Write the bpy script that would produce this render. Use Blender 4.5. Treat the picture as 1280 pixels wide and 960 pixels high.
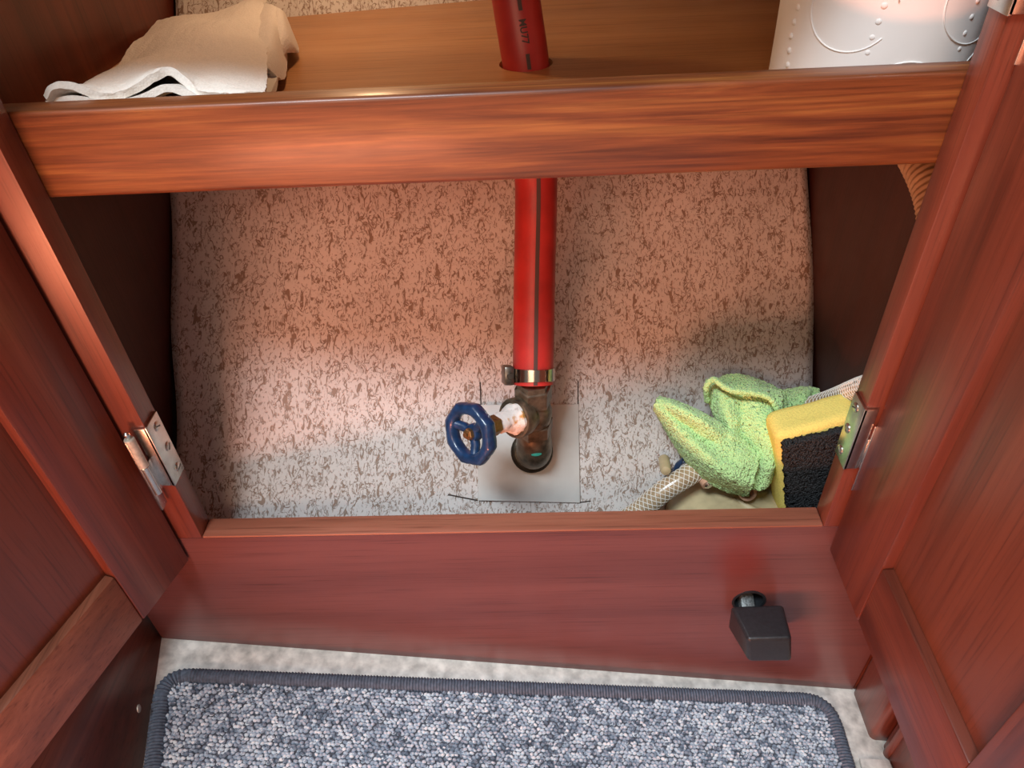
import bpy, bmesh, math, random
from mathutils import Vector, Matrix, noise
from mathutils.geometry import tessellate_polygon
random.seed(7)
for o_ in list(bpy.data.objects): bpy.data.objects.remove(o_)
S = bpy.context.scene
COL = S.collection
PI = math.pi

# ------------------------------------------------------------------ camera
cam = bpy.data.cameras.new('camera'); cam_o = bpy.data.objects.new('camera', cam); COL.objects.link(cam_o)
cam.sensor_width = 36; cam.lens = 905.1/1280*36; cam.clip_start = .01; cam.clip_end = 50
_r = Vector((0.998758, 0.01466931, -0.04761594)); _d = Vector((-0.02682053, -0.64710797, -0.76192646)); _f = Vector((-0.04198959, 0.76225723, -0.64591082))
m = Matrix((_r, -_d, -_f)).transposed().to_4x4(); m.translation = (0.02522, -0.2931, 0.37375)
cam_o.matrix_world = m
S.camera = cam_o
# ------------------------------------------------------------------ light: hatch daylight, added warm fill lights, wood-panelled cabin as ambient
S.view_settings.view_transform = 'Standard'; S.view_settings.look = 'None'; S.view_settings.gamma = 1
S.view_settings.use_curve_mapping = False; S.view_settings.exposure = 0.0
W = bpy.data.worlds.new('cabin'); S.world = W; W.use_nodes = True
bg = W.node_tree.nodes['Background']; bg.inputs[0].default_value = (1.0, .88, .82, 1); bg.inputs[1].default_value = .17
def area(name, loc, target, sx, sy, power, col):
    l = bpy.data.lights.new(name, 'AREA'); l.shape = 'RECTANGLE'; l.size = sx; l.size_y = sy; l.energy = power; l.color = col
    o = bpy.data.objects.new(name, l); COL.objects.link(o); o.location = loc
    o.rotation_euler = (Vector(target)-Vector(loc)).to_track_quat('-Z', 'Y').to_euler(); return o
area('hatch_daylight', (-.42, -.62, 1.5), (0, 0, 0), .55, .28, 25.5, (.84, .94, 1.0))
area('warm_fill', (-.25, -1.15, .80), (0, .1, .1), .7, .3, 4.5, (1.0, .62, .40))  # added warm fill from the front for shelf and towel, no actual lamp
area('bounce_fill', (-.29, -.66, -.06), (0, .15, .1), .34, .12, 5.2, (1.0, .30, .14))  # added low red fill, stands in for light bounced off wood in front
pl_ = bpy.data.lights.new('shelf_fill', 'POINT'); pl_.energy = .62; pl_.color = (1.0,.66,.36); pl_.shadow_soft_size = .012  # added unseen point fill that brightens the shelf, no fitting there
plo = bpy.data.objects.new('shelf_fill', pl_); COL.objects.link(plo); plo.location = (-.10,.24,.40)

# ------------------------------------------------------------------ mesh helpers
class MB:
    def __init__(s): s.v = []; s.f = []
    def add(s, vs, fs):
        n = len(s.v); s.v += [tuple(v) for v in vs]; s.f += [tuple(i+n for i in f) for f in fs]; return s
    def box(s, x0, x1, y0, y1, z0, z1, bev=0, M=None, seg=2):
        bm = bmesh.new(); bmesh.ops.create_cube(bm, size=1)
        for v in bm.verts: v.co = Vector(((x0+x1)/2+v.co.x*(x1-x0), (y0+y1)/2+v.co.y*(y1-y0), (z0+z1)/2+v.co.z*(z1-z0)))
        if bev: bmesh.ops.bevel(bm, geom=bm.edges[:], offset=bev, segments=seg, affect='EDGES', profile=.5)
        return s.bm(bm, M)
    def hexa(s, P8, bev=0, seg=2):   # 8 corners: bottom 0-3, top 4-7
        bm = bmesh.new(); vs = [bm.verts.new(p) for p in P8]
        for q in ((3,2,1,0),(4,5,6,7),(0,1,5,4),(1,2,6,5),(2,3,7,6),(3,0,4,7)): bm.faces.new([vs[i] for i in q])
        bmesh.ops.recalc_face_normals(bm, faces=bm.faces[:])
        if bev: bmesh.ops.bevel(bm, geom=bm.edges[:], offset=bev, segments=seg, affect='EDGES', profile=.5)
        return s.bm(bm)
    def bm(s, bm, M=None):
        bm.verts.index_update()
        s.add([(M @ v.co if M else v.co) for v in bm.verts], [[v.index for v in f.verts] for f in bm.faces]); bm.free(); return s
    def tube(s, pts, rad, seg=16, ref=(0,-1,0), cap=True, rfun=None):
        pts = [Vector(p) for p in pts]; n = len(pts); rings = []
        for i, p in enumerate(pts):
            t = (pts[min(i+1,n-1)]-pts[max(i-1,0)]).normalized()
            a = Vector(ref); a = (a-t*a.dot(t)).normalized(); b = t.cross(a)
            r = rad(i/(n-1)) if callable(rad) else rad
            rings.append([p+(a*math.cos(2*PI*k/seg)+b*math.sin(2*PI*k/seg))*(r*(rfun(i,k) if rfun else 1)) for k in range(seg)])
        fs = [(i*seg+k, i*seg+(k+1)%seg, (i+1)*seg+(k+1)%seg, (i+1)*seg+k) for i in range(n-1) for k in range(seg)]
        if cap: fs += [tuple(range(seg-1,-1,-1)), tuple((n-1)*seg+k for k in range(seg))]
        return s.add([v for r in rings for v in r], fs)
    def lathe(s, o, ax, prof, seg=24, ref=(0,0,1), lob=None, cap=True):   # prof: (distance along axis, radius)
        o = Vector(o); ax = Vector(ax).normalized(); a = Vector(ref); a = (a-ax*a.dot(ax)).normalized(); b = ax.cross(a)
        vs = [o+ax*h+(a*math.cos(2*PI*k/seg)+b*math.sin(2*PI*k/seg))*(r*(lob(2*PI*k/seg) if lob else 1)) for h, r in prof for k in range(seg)]
        n = len(prof)
        fs = [(i*seg+k, i*seg+(k+1)%seg, (i+1)*seg+(k+1)%seg, (i+1)*seg+k) for i in range(n-1) for k in range(seg)]
        if cap: fs += [tuple(range(seg-1,-1,-1)), tuple((n-1)*seg+k for k in range(seg))]
        return s.add(vs, fs)
    def slab(s, fn, nu, nv, th):      # closed sheet: fn(u,v)->point ; thickness th along the normal
        g = [[Vector(fn(i/nu, j/nv)) for j in range(nv+1)] for i in range(nu+1)]
        top = []; bot = []
        for i in range(nu+1):
            for j in range(nv+1):
                a = g[min(i+1,nu)][j]-g[max(i-1,0)][j]; b = g[i][min(j+1,nv)]-g[i][max(j-1,0)]
                nrm = a.cross(b); nrm = nrm.normalized() if nrm.length > 1e-12 else Vector((0,0,1))
                t = th(i/nu, j/nv) if callable(th) else th
                top.append(g[i][j]+nrm*t/2); bot.append(g[i][j]-nrm*t/2)
        N = (nu+1)*(nv+1); ix = lambda i, j: i*(nv+1)+j
        fs = []
        for i in range(nu):
            for j in range(nv):
                fs.append((ix(i,j), ix(i+1,j), ix(i+1,j+1), ix(i,j+1))); fs.append((N+ix(i,j+1), N+ix(i+1,j+1), N+ix(i+1,j), N+ix(i,j)))
        for i in range(nu): fs.append((ix(i,0), N+ix(i,0), N+ix(i+1,0), ix(i+1,0))); fs.append((ix(i+1,nv), N+ix(i+1,nv), N+ix(i,nv), ix(i,nv)))
        for j in range(nv): fs.append((ix(0,j+1), N+ix(0,j+1), N+ix(0,j), ix(0,j))); fs.append((ix(nu,j), N+ix(nu,j), N+ix(nu,j+1), ix(nu,j+1)))
        return s.add(top+bot, fs)
    def poly(s, outer, holes, to3, d0, d1):   # prism of a 2-D outline with holes, to3(a,b,d)
        loops = [outer]+holes; tri = tessellate_polygon([[Vector((a,b,0)) for a,b in L] for L in loops])
        flat = [p for L in loops for p in L]; n = len(flat)
        vs = [to3(a,b,d0) for a,b in flat]+[to3(a,b,d1) for a,b in flat]
        fs = [tuple(t) for t in tri]+[tuple(i+n for i in reversed(t)) for t in tri]; k = 0
        for L in loops:
            m_ = len(L); fs += [(k+i, k+(i+1)%m_, n+k+(i+1)%m_, n+k+i) for i in range(m_)]; k += m_
        return s.add(vs, fs)

def rootloc(p):
    while p.parent: p = p.parent
    return p.location
def obj(name, mb, mat, parent=None, base=None, angle=35, fix=True):
    off = Vector(rootloc(parent)) if parent else Vector(base or (0,0,0))
    me = bpy.data.meshes.new(name); me.from_pydata([tuple(Vector(v)-off) for v in mb.v], [], mb.f)
    if fix:
        bm = bmesh.new(); bm.from_mesh(me); bmesh.ops.recalc_face_normals(bm, faces=bm.faces[:]); bm.to_mesh(me); bm.free()
    me.polygons.foreach_set('use_smooth', [True]*len(me.polygons))
    if angle < 180: me.set_sharp_from_angle(angle=math.radians(angle))
    me.materials.append(mat); me.update()
    o = bpy.data.objects.new(name, me); COL.objects.link(o)
    if parent: o.parent = parent
    else: o.location = off
    return o
def thing(name, label, cat, loc, group=None):
    o = bpy.data.objects.new(name, None); COL.objects.link(o); o.location = loc; o.empty_display_size = .02
    return tag(o, label, cat, group)
def tag(o, label, cat, group=None):
    o['label'] = label; o['category'] = cat
    if group: o['group'] = group
    return o
def struct(o, label=None):
    o['kind'] = 'structure'
    if label: o['label'] = label
    return o
def spline(P, n):     # Catmull-Rom through control points
    P = [Vector(p) for p in P]; P = [P[0]*2-P[1]]+P+[P[-1]*2-P[-2]]; out = []
    for i in range(1, len(P)-2):
        for k in range(n):
            t = k/n; a, b, c, d = P[i-1:i+3]
            out.append(.5*((2*b)+(c-a)*t+(2*a-5*b+4*c-d)*t*t+(3*b-a-3*c+d)*t**3))
    return out+[P[-2]]
def bez(C4):          # 4x4 Bezier patch
    C4 = [[Vector(p) for p in r] for r in C4]
    def B(t): return ((1-t)**3, 3*t*(1-t)**2, 3*t*t*(1-t), t**3)
    def fn(u, v):
        bu, bv = B(u), B(v); p = Vector()
        for i in range(4):
            for j in range(4): p += C4[i][j]*(bu[i]*bv[j])
        return p
    return fn

# ------------------------------------------------------------------ materials
def newmat(name):
    mt = bpy.data.materials.new(name); mt.use_nodes = True; nt = mt.node_tree
    return mt, nt, nt.nodes['Principled BSDF']
def N(nt, typ, **kw):
    n = nt.nodes.new(typ)
    for k, v in kw.items():
        if k in n.inputs: n.inputs[k].default_value = v
        else: setattr(n, k, v)
    return n
def ramp(nt, fac, stops):
    r = N(nt, 'ShaderNodeValToRGB'); e = r.color_ramp.elements
    while len(e) < len(stops): e.new(.5)
    for x, (p, c) in zip(e, stops): x.position = p; x.color = (*c, 1) if len(c) == 3 else c
    nt.links.new(fac, r.inputs[0]); return r.outputs[0]
def coords(nt, scale, rot=(0,0,0), loc=(0,0,0)):
    tc = N(nt, 'ShaderNodeTexCoord'); mp = N(nt, 'ShaderNodeMapping'); nt.links.new(tc.outputs['Object'], mp.inputs[0])
    mp.inputs['Scale'].default_value = scale; mp.inputs['Rotation'].default_value = rot; mp.inputs['Location'].default_value = loc
    return mp.outputs[0]
def bump(nt, h, strength, dist, bsdf):
    b = N(nt, 'ShaderNodeBump', Strength=strength, Distance=dist); nt.links.new(h, b.inputs['Height']); nt.links.new(b.outputs[0], bsdf.inputs['Normal'])
def mixc(nt, fac, a, b, typ='MIX'):
    m_ = N(nt, 'ShaderNodeMix', data_type='RGBA', blend_type=typ)
    for sock, val in ((m_.inputs[0], fac), (m_.inputs[6], a), (m_.inputs[7], b)):
        if hasattr(val, 'links') or hasattr(val, 'is_linked'): nt.links.new(val, sock)
        else: sock.default_value = (*val, 1) if isinstance(val, tuple) else val
    return m_.outputs[2]
def math_(nt, op, a, b=0.):
    n = N(nt, 'ShaderNodeMath', operation=op)
    for sock, val in zip(n.inputs, (a, b)):
        if hasattr(val, 'is_linked'): nt.links.new(val, sock)
        else: sock.default_value = val
    return n.outputs[0]

def wood(name, axis, dark, mid, light, rough=.35, grain=1.0, coat=.25, seed=0., pores=.47):
    mt, nt, b = newmat(name)
    st = {'x': (5,110,110), 'y': (110,5,110), 'z': (110,110,5)}[axis]
    st2 = {'x': (9,420,420), 'y': (420,9,420), 'z': (420,420,9)}[axis]
    n1 = N(nt, 'ShaderNodeTexNoise', Scale=.42*grain, Detail=6., Roughness=.62, Distortion=.6); nt.links.new(coords(nt, st, loc=(seed,seed*2,seed*3)), n1.inputs[0])
    n2 = N(nt, 'ShaderNodeTexNoise', Scale=1.6, Detail=3., Roughness=.6); nt.links.new(coords(nt, st2, loc=(seed,0,seed)), n2.inputs[0])
    c1 = ramp(nt, n1.outputs[0], [(.28, dark), (.5, mid), (.72, light)])
    pore = ramp(nt, n2.outputs[0], [(.30, (.52,.48,.45)), (pores, (1,1,1))])
    c = mixc(nt, .75, c1, pore, 'MULTIPLY')
    nt.links.new(c, b.inputs['Base Color'])
    b.inputs['Roughness'].default_value = rough; b.inputs['Coat Weight'].default_value = coat; b.inputs['Coat Roughness'].default_value = .22
    n3 = N(nt, 'ShaderNodeTexNoise', Scale=30., Detail=2.); nt.links.new(coords(nt, (1,1,1)), n3.inputs[0])
    rr = N(nt, 'ShaderNodeMapRange'); nt.links.new(n3.outputs[0], rr.inputs[0]); rr.inputs[3].default_value = rough-.08; rr.inputs[4].default_value = rough+.1
    nt.links.new(rr.outputs[0], b.inputs['Roughness'])
    bump(nt, n2.outputs[0], .10, .0006, b)
    return mt
def plain(name, col, rough=.5, metal=0., nscale=0, nvar=.15, bmp=0., bdist=.001, spec=None, coat=0):
    mt, nt, b = newmat(name); b.inputs['Base Color'].default_value = (*col, 1); b.inputs['Roughness'].default_value = rough; b.inputs['Metallic'].default_value = metal
    if spec is not None: b.inputs['Specular IOR Level'].default_value = spec
    b.inputs['Coat Weight'].default_value = coat
    if nscale:
        n = N(nt, 'ShaderNodeTexNoise', Scale=float(nscale), Detail=4.); nt.links.new(coords(nt, (1,1,1)), n.inputs[0])
        nt.links.new(ramp(nt, n.outputs[0], [(.3, tuple(c*(1-nvar) for c in col)), (.7, tuple(min(1,c*(1+nvar)) for c in col))]), b.inputs['Base Color'])
        if bmp: bump(nt, n.outputs[0], bmp, bdist, b)
    return mt

D_, M_, L_ = (.085,.018,.010), (.17,.038,.020), (.25,.064,.033)
MW = {a: wood('mahogany_'+a, a, D_, M_, L_, seed=s) for a, s in (('x',1.),('y',2.),('z',3.))}
FZ0 = -.1208+.2711*-.1666
MAH_PANEL = wood('mahogany_panel', 'z', (.10,.025,.013), (.16,.041,.021), (.21,.056,.028), rough=.34, grain=.5, coat=.2, seed=5.)
MAH_FRAME = wood('mahogany_frame', 'z', (.13,.032,.02), (.19,.046,.028), (.26,.07,.042), rough=.38, seed=7.)
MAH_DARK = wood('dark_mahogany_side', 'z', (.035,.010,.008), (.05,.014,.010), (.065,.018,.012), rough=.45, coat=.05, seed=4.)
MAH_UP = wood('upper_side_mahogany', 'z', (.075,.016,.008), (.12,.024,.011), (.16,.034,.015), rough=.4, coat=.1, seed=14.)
PALE_RAIL = wood('pale_mahogany_rail', 'y', (.17,.06,.034), (.27,.098,.056), (.38,.15,.09), rough=.42, grain=1.6, coat=.1, seed=15.)
MAH_RAIL = wood('fiddle_rail_mahogany', 'x', (.09,.021,.008), (.215,.062,.018), (.36,.138,.036), rough=.42, grain=3.6, coat=.22, pores=.60, seed=6.)
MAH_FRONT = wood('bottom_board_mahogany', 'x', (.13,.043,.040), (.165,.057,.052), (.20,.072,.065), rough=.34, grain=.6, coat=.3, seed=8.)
MAH_EDGE = wood('bare_mahogany_edge', 'x', (.22,.07,.04), (.32,.11,.065), (.42,.16,.10), rough=.5, coat=0, seed=9.)
SHELF = wood('shelf_plywood', 'x', (.42,.20,.075), (.50,.245,.095), (.58,.30,.125), rough=.36, grain=.5, coat=.2, seed=11.)
# bottom-board front carries a redder patch above the lever
def red_patch(mt, cx, cz):
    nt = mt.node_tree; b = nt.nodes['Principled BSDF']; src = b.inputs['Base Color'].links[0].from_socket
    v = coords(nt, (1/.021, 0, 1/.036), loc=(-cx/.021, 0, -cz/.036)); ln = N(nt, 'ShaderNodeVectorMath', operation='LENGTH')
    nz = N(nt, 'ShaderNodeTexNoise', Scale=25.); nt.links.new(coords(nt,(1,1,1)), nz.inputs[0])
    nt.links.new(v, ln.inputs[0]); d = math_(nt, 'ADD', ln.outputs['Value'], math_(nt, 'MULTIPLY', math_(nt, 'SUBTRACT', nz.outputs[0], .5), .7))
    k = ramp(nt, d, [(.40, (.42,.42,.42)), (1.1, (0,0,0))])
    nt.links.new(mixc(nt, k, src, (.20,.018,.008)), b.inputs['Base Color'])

red_patch(MAH_FRONT, 0.1531, (-0.0331)-FZ0)
def liner_mat():
    mt, nt, b = newmat('embossed_vinyl_lining')
    def nz(scale, sc, detail=2., dist=0., loc=(0,0,0)):
        n = N(nt, 'ShaderNodeTexNoise', Scale=scale, Detail=detail, Distortion=dist, Roughness=.55); nt.links.new(coords(nt, sc, loc=loc), n.inputs[0]); return n.outputs[0]
    V = (1, 0, .85)
    worm = math_(nt, 'ABSOLUTE', math_(nt, 'SUBTRACT', nz(185., V, 2., 1.0), .5))
    worm = ramp(nt, worm, [(.014, (1,1,1)), (.030, (0,0,0))])
    mask = ramp(nt, nz(95., (1,0,.8), 2., 0, (3,0,5)), [(.46, (0,0,0)), (.54, (1,1,1))])
    w = math_(nt, 'MULTIPLY', worm, mask)
    blob = ramp(nt, nz(230., (1.15,0,.6), 4., 1.1, (7,0,1)), [(.372, (1,1,1)), (.402, (0,0,0))])
    fine = ramp(nt, nz(560., (1,0,.75), 2., .6, (1,0,9)), [(.37, (.75,.75,.75)), (.42, (0,0,0))])
    g = math_(nt, 'MAXIMUM', math_(nt, 'MAXIMUM', w, blob), fine)
    soft = nz(14., (1,1,1), 2.)
    base = ramp(nt, soft, [(.3, (.64,.60,.575)), (.7, (.72,.685,.66))])
    nt.links.new(mixc(nt, g, base, (.30,.215,.165)), b.inputs['Base Color'])
    b.inputs['Roughness'].default_value = .55
    bump(nt, math_(nt, 'SUBTRACT', 1., g), .55, .0008, b)
    return mt
LINER = liner_mat()
FLOORM = plain('worn_white_sole', (.74,.72,.67), .6, nscale=110, nvar=.34, bmp=.2)
BLACK = plain('black_plastic', (.022,.024,.028), .38, nscale=500, nvar=.2, bmp=.08, bdist=.0004)
STEEL = plain('brushed_steel', (.62,.61,.58), .26, 1., nscale=200, nvar=.12)
STEELP = plain('paint_flecked_steel', (.50,.50,.44), .5, .3, nscale=300, nvar=.25)
SLOT = plain('screw_slot_shadowed_steel', (.10,.09,.08), .5, .6)
BRONZE = plain('tarnished_bronze', (.165,.135,.095), .40, .7, nscale=160, nvar=.55, bmp=.2)
BRASS = plain('brass', (.42,.26,.12), .38, .9, nscale=300, nvar=.35)
BLUE = plain('blue_painted_iron', (.010,.040,.115), .32, nscale=250, nvar=.3, bmp=.12, coat=.3)
BLUEP = plain('dark_blue_plastic', (.012,.035,.09), .4)
REDH = plain('red_rubber_hose', (.44,.030,.026), .40, nscale=45, nvar=.22, bmp=.06)
INK = plain('hose_print', (.07,.035,.03), .6)
PADW = plain('white_pad_board', (.66,.65,.62), .55, nscale=50, nvar=.08)
CUT = plain('knife_cut', (.05,.035,.03), .8)
CREAM = plain('cream_plastic', (.50,.41,.24), .42, nscale=60, nvar=.25, bmp=.1)
PINKP = plain('pinkish_rubber_stub', (.62,.36,.24), .5, nscale=120, nvar=.15)
HOSEC = plain('clear_tan_hose', (.38,.28,.17), .25, nscale=90, nvar=.15, coat=.4)
BRAID = plain('white_braid', (.85,.83,.76), .5)
RIBH = plain('ribbed_hose', (.42,.27,.14), .45, nscale=90, nvar=.2)
def corro():
    mt, nt, b = newmat('white_corrosion'); n = N(nt, 'ShaderNodeTexNoise', Scale=130., Detail=5.); nt.links.new(coords(nt,(1,1,1)), n.inputs[0])
    nt.links.new(ramp(nt, n.outputs[0], [(.30,(.12,.08,.09)),(.40,(.80,.76,.72)),(.56,(.86,.83,.79)),(.66,(.62,.33,.10))]), b.inputs['Base Color']); b.inputs['Roughness'].default_value=.8
    bump(nt, n.outputs[0], .6, .002, b); return mt
CORR = corro()
def fabric(name, col, var, scale, bs, bd, sheen=.3):
    mt, nt, b = newmat(name); v = N(nt, 'ShaderNodeTexVoronoi', Scale=float(scale)); nt.links.new(coords(nt,(1,1,1)), v.inputs[0])
    nt.links.new(ramp(nt, v.outputs['Distance'], [(.0, tuple(min(1,c*(1+var)) for c in col)), (.8, tuple(c*(1-var) for c in col))]), b.inputs['Base Color'])
    b.inputs['Roughness'].default_value = .95; b.inputs['Sheen Weight'].default_value = sheen; b.inputs['Specular IOR Level'].default_value = .1
    inv = math_(nt, 'SUBTRACT', 1., v.outputs['Distance']); bump(nt, inv, bs, bd, b); return mt
GREEN = fabric('green_terry', (.58,.95,.40), .14, 800, .8, .0012)
TOWEL = fabric('off_white_towel', (.80,.765,.71), .06, 900, .35, .0006)
SPONGE = fabric('yellow_sponge', (.92,.77,.21), .10, 900, .5, .0006, .0)
SCOUR = fabric('black_scourer', (.050,.052,.055), .5, 800, 1., .0015, .0)
PAPER = plain('white_paper', (.89,.89,.88), .8, nscale=40, nvar=.03)
def carpetm():
    mt, nt, b = newmat('loop_pile'); v = N(nt, 'ShaderNodeTexVoronoi', Scale=300.); nt.links.new(coords(nt,(1,1,1)), v.inputs[0])
    n = N(nt, 'ShaderNodeTexNoise', Scale=22., Detail=3.); nt.links.new(coords(nt,(1,1,1)), n.inputs[0])
    sp = N(nt, 'ShaderNodeSeparateColor'); nt.links.new(v.outputs['Color'], sp.inputs[0])
    f = math_(nt, 'ADD', math_(nt, 'MULTIPLY', sp.outputs[0], .75), math_(nt, 'MULTIPLY', n.outputs[0], .3))
    nt.links.new(ramp(nt, f, [(.12,(.11,.14,.19)),(.38,(.31,.37,.46)),(.62,(.51,.57,.66)),(.9,(.76,.81,.86))]), b.inputs['Base Color'])
    b.inputs['Roughness'].default_value = .95; b.inputs['Specular IOR Level'].default_value = .1; return mt
PILE = carpetm()
BIND = plain('grey_binding_yarn', (.11,.14,.19), .9, nscale=400, nvar=.3)
BACKING = plain('carpet_backing', (.10,.10,.12), .9)

# ------------------------------------------------------------------ setting: sole and hull lining
SL = -.1666                                            # the sole falls away to the right
def fz(x): return -.1208+(x+.2711)*SL
fl = MB(); fl.hexa([(-.6,-1.3,fz(-.6)-.03),(.6,-1.3,fz(.6)-.03),(.6,.02,fz(.6)-.03),(-.6,.02,fz(-.6)-.03),(-.6,-1.3,fz(-.6)),(.6,-1.3,fz(.6)),(.6,.02,fz(.6)),(-.6,.02,fz(-.6))])
struct(obj('floor', fl, FLOORM, base=(0,0,-.2)), 'worn white painted sole along the foot of the cabinet')

def hull(x, z):
    u = (x+.24)/.48
    return .0525+.1075*u+(.96-.13*u)*z
def hpt(x, z, off=0.):
    u = (x+.24)/.48; b = .96-.13*u
    n = Vector((.224-.27*z, -1, b)).normalized()
    return Vector((x, hull(x,z), z))+n*off
def lin(u, v):
    x = -.2405+u*.481; zb = (.0195-(.0525+.1075*u))/(.96-.13*u); z = zb+v*(.46-zb)
    x += (.0022*math.sin(z*23+1)+.0015*math.sin(z*61))*(1-u)**6 + .002*math.sin(z*31)*u**8
    return hpt(x, z, .0010*noise.noise((x*9, z*9, 3)))
lm = MB().slab(lin, 70, 90, .002)
wb = struct(obj('wall_back', lm, LINER, base=(0,.05,-.2), angle=180), 'textured bark-pattern vinyl lining on the sloping hull')
obj('hull_skin', MB().slab(lambda u, v: hpt(-.257+u*.514, (.030-.0525-.1075*u)/(.96-.13*u)+v*(.50-(.030-.0525-.1075*u)/(.96-.13*u)), -.007), 12, 12, .004), plain('dark_hull', (.02,.016,.014), .8), wb)
for (xa,za),(xb,zb) in (((-0.0215, 0.0112), (-0.0217, 0.0238)), ((0.0517, 0.0021), (0.0522, 0.0154)), ((-0.0215, 0.0112), (-0.0310, 0.0124)), ((-0.0262, -0.0411), (-0.0472, -0.0349)), ((0.0508, -0.0540), (0.0594, -0.0544))):
    a = hpt(xa,za,.0012); b = hpt(xb,zb,.0012); obj('lining_cut', MB().tube([a,(a+b)/2,b], .0005, 6), CUT, wb)

# neighbouring fronts carrying on to both sides
struct(obj('wall_left', MB().box(-.75,-.2722,.0005,.016,-.0238,.43), MW['z'], base=(-.5,0,0)), 'mahogany front carrying on beyond the left door')
struct(obj('wall_right', MB().box(.2722,.75,.0005,.016,fz(.75)-.02,.43), MW['z'], base=(.5,0,0)), 'mahogany front carrying on beyond the right door')
# ------------------------------------------------------------------ cabinet
T = .015; TOP = .425; RX, RY = .2, .24
cab = thing('cabinet', 'open two-door mahogany locker with a shelf, hinged doors and a tall bottom board', 'cabinet', (0, 0, fz(0)))
# bottom board with the lever hole
hole_c, hole_r = ((0.1666, -0.0811)), .0104
outer = [(-.271,fz(-.271)),(.271,fz(.271)),(.271,0),(-.271,0)]
outer = [(-.2,0),(-.271,0),(-.271,fz(-.271)+.0005),(-.1,fz(-.1)+.0005),(.1,fz(.1)+.0005),(.271,fz(.271)+.0005),(.271,0),(.2,0)]
hc = [(hole_c[0]+hole_r*1.05*math.cos(2*PI*k/28), hole_c[1]+hole_r*1.2*math.sin(2*PI*k/28)) for k in range(28)]
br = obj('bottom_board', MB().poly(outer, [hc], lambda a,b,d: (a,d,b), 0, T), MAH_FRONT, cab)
obj('top_lipping', MB().box(-.2,.2,.0004,T+.0006,-.0025,.0012,.0008), MAH_EDGE, br)
hb = MB()   # hole lining
hb.lathe((hole_c[0],-.0006,hole_c[1]), (0,1,0), [(.012,hole_r*1.08),(0,hole_r*1.14),(.0,hole_r*.98),(.03,hole_r*.98),(.034,hole_r*.5),(.034,.0005)], 28, cap=False)
# stiles
for sx in (-1, 1):
    a, b_ = sorted((sx*.2, sx*.271))
    obj('stile', MB().box(a, b_, 0, T, 0, TOP, .0008), MW['z'], cab)
    a, b_ = sorted((sx*.2425, sx*.258))
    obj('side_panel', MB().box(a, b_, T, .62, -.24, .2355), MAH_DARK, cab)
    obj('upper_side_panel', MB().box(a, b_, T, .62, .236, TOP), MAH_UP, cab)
obj('fiddle_rail', MB().box(-.2424,.2424,T+.0002,T+.0145,.2325,.2722,.0022,seg=3), MAH_RAIL, cab)
hx = (0.0206, 0.1539)
sh = [(-.2423,T+.0145),(.2423,T+.0145)]+[(x,hull(x,.236)-.002) for x in (.2423,.12,0,-.12,-.2423)]
hcirc = [(hx[0]+hr_*math.cos(2*PI*k/32), hx[1]+hr_*math.sin(2*PI*k/32)) for k in range(32) for hr_ in (.0158,)]
obj('shelf', MB().poly(sh, [hcirc], lambda a,b,d: (a,b,d), .230, .242), SHELF, cab)
obj('top_rail', MB().box(-.2,.2,0,T,.386,TOP,.0008), MW['x'], cab)
obj('worktop', MB().box(-.30,.30,-.012,.62,TOP+.0005,TOP+.025,.002), MW['x'], cab)

def door(o, du, dn, width, stw, rt, z0, z1, railmat):
    o = Vector((*o,0)); du = Vector((*du,0)).normalized(); dn = Vector((*dn,0)).normalized()
    M = Matrix(((du.x,dn.x,0,o.x),(du.y,dn.y,0,o.y),(0,0,1,0),(0,0,0,1)))
    p = obj('door', MB().box(stw-.006,width-stw+.006,.0065,.0125,rt-.006,z1-.045+.006,.0,M), MAH_PANEL, cab)
    for u0 in (0, width-stw): obj('door_stile', MB().box(u0,u0+stw,0,.018,z0,z1,.0012,M), MW['z'], p)
    for a, b in ((z0, rt), (z1-.045, z1)): obj('door_rail', MB().box(stw+.0001,width-stw-.0001,.0003,.0177,a,b,.0012,M), railmat, p)
    return p, M
dl, ML = door((-.2146,-.0022), (-.275,-.961), (-.961,.275), .205, .0465, .0255, -.02, .42, PALE_RAIL)
drr, MR = door((.2075,-.0022), (0,-1), (1,0), .205, .0515, .0315, -.02, .42, MW['y'])
dl['label'] = 'left door swung back past square'; drr['label'] = 'right door standing square to the frame'

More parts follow.
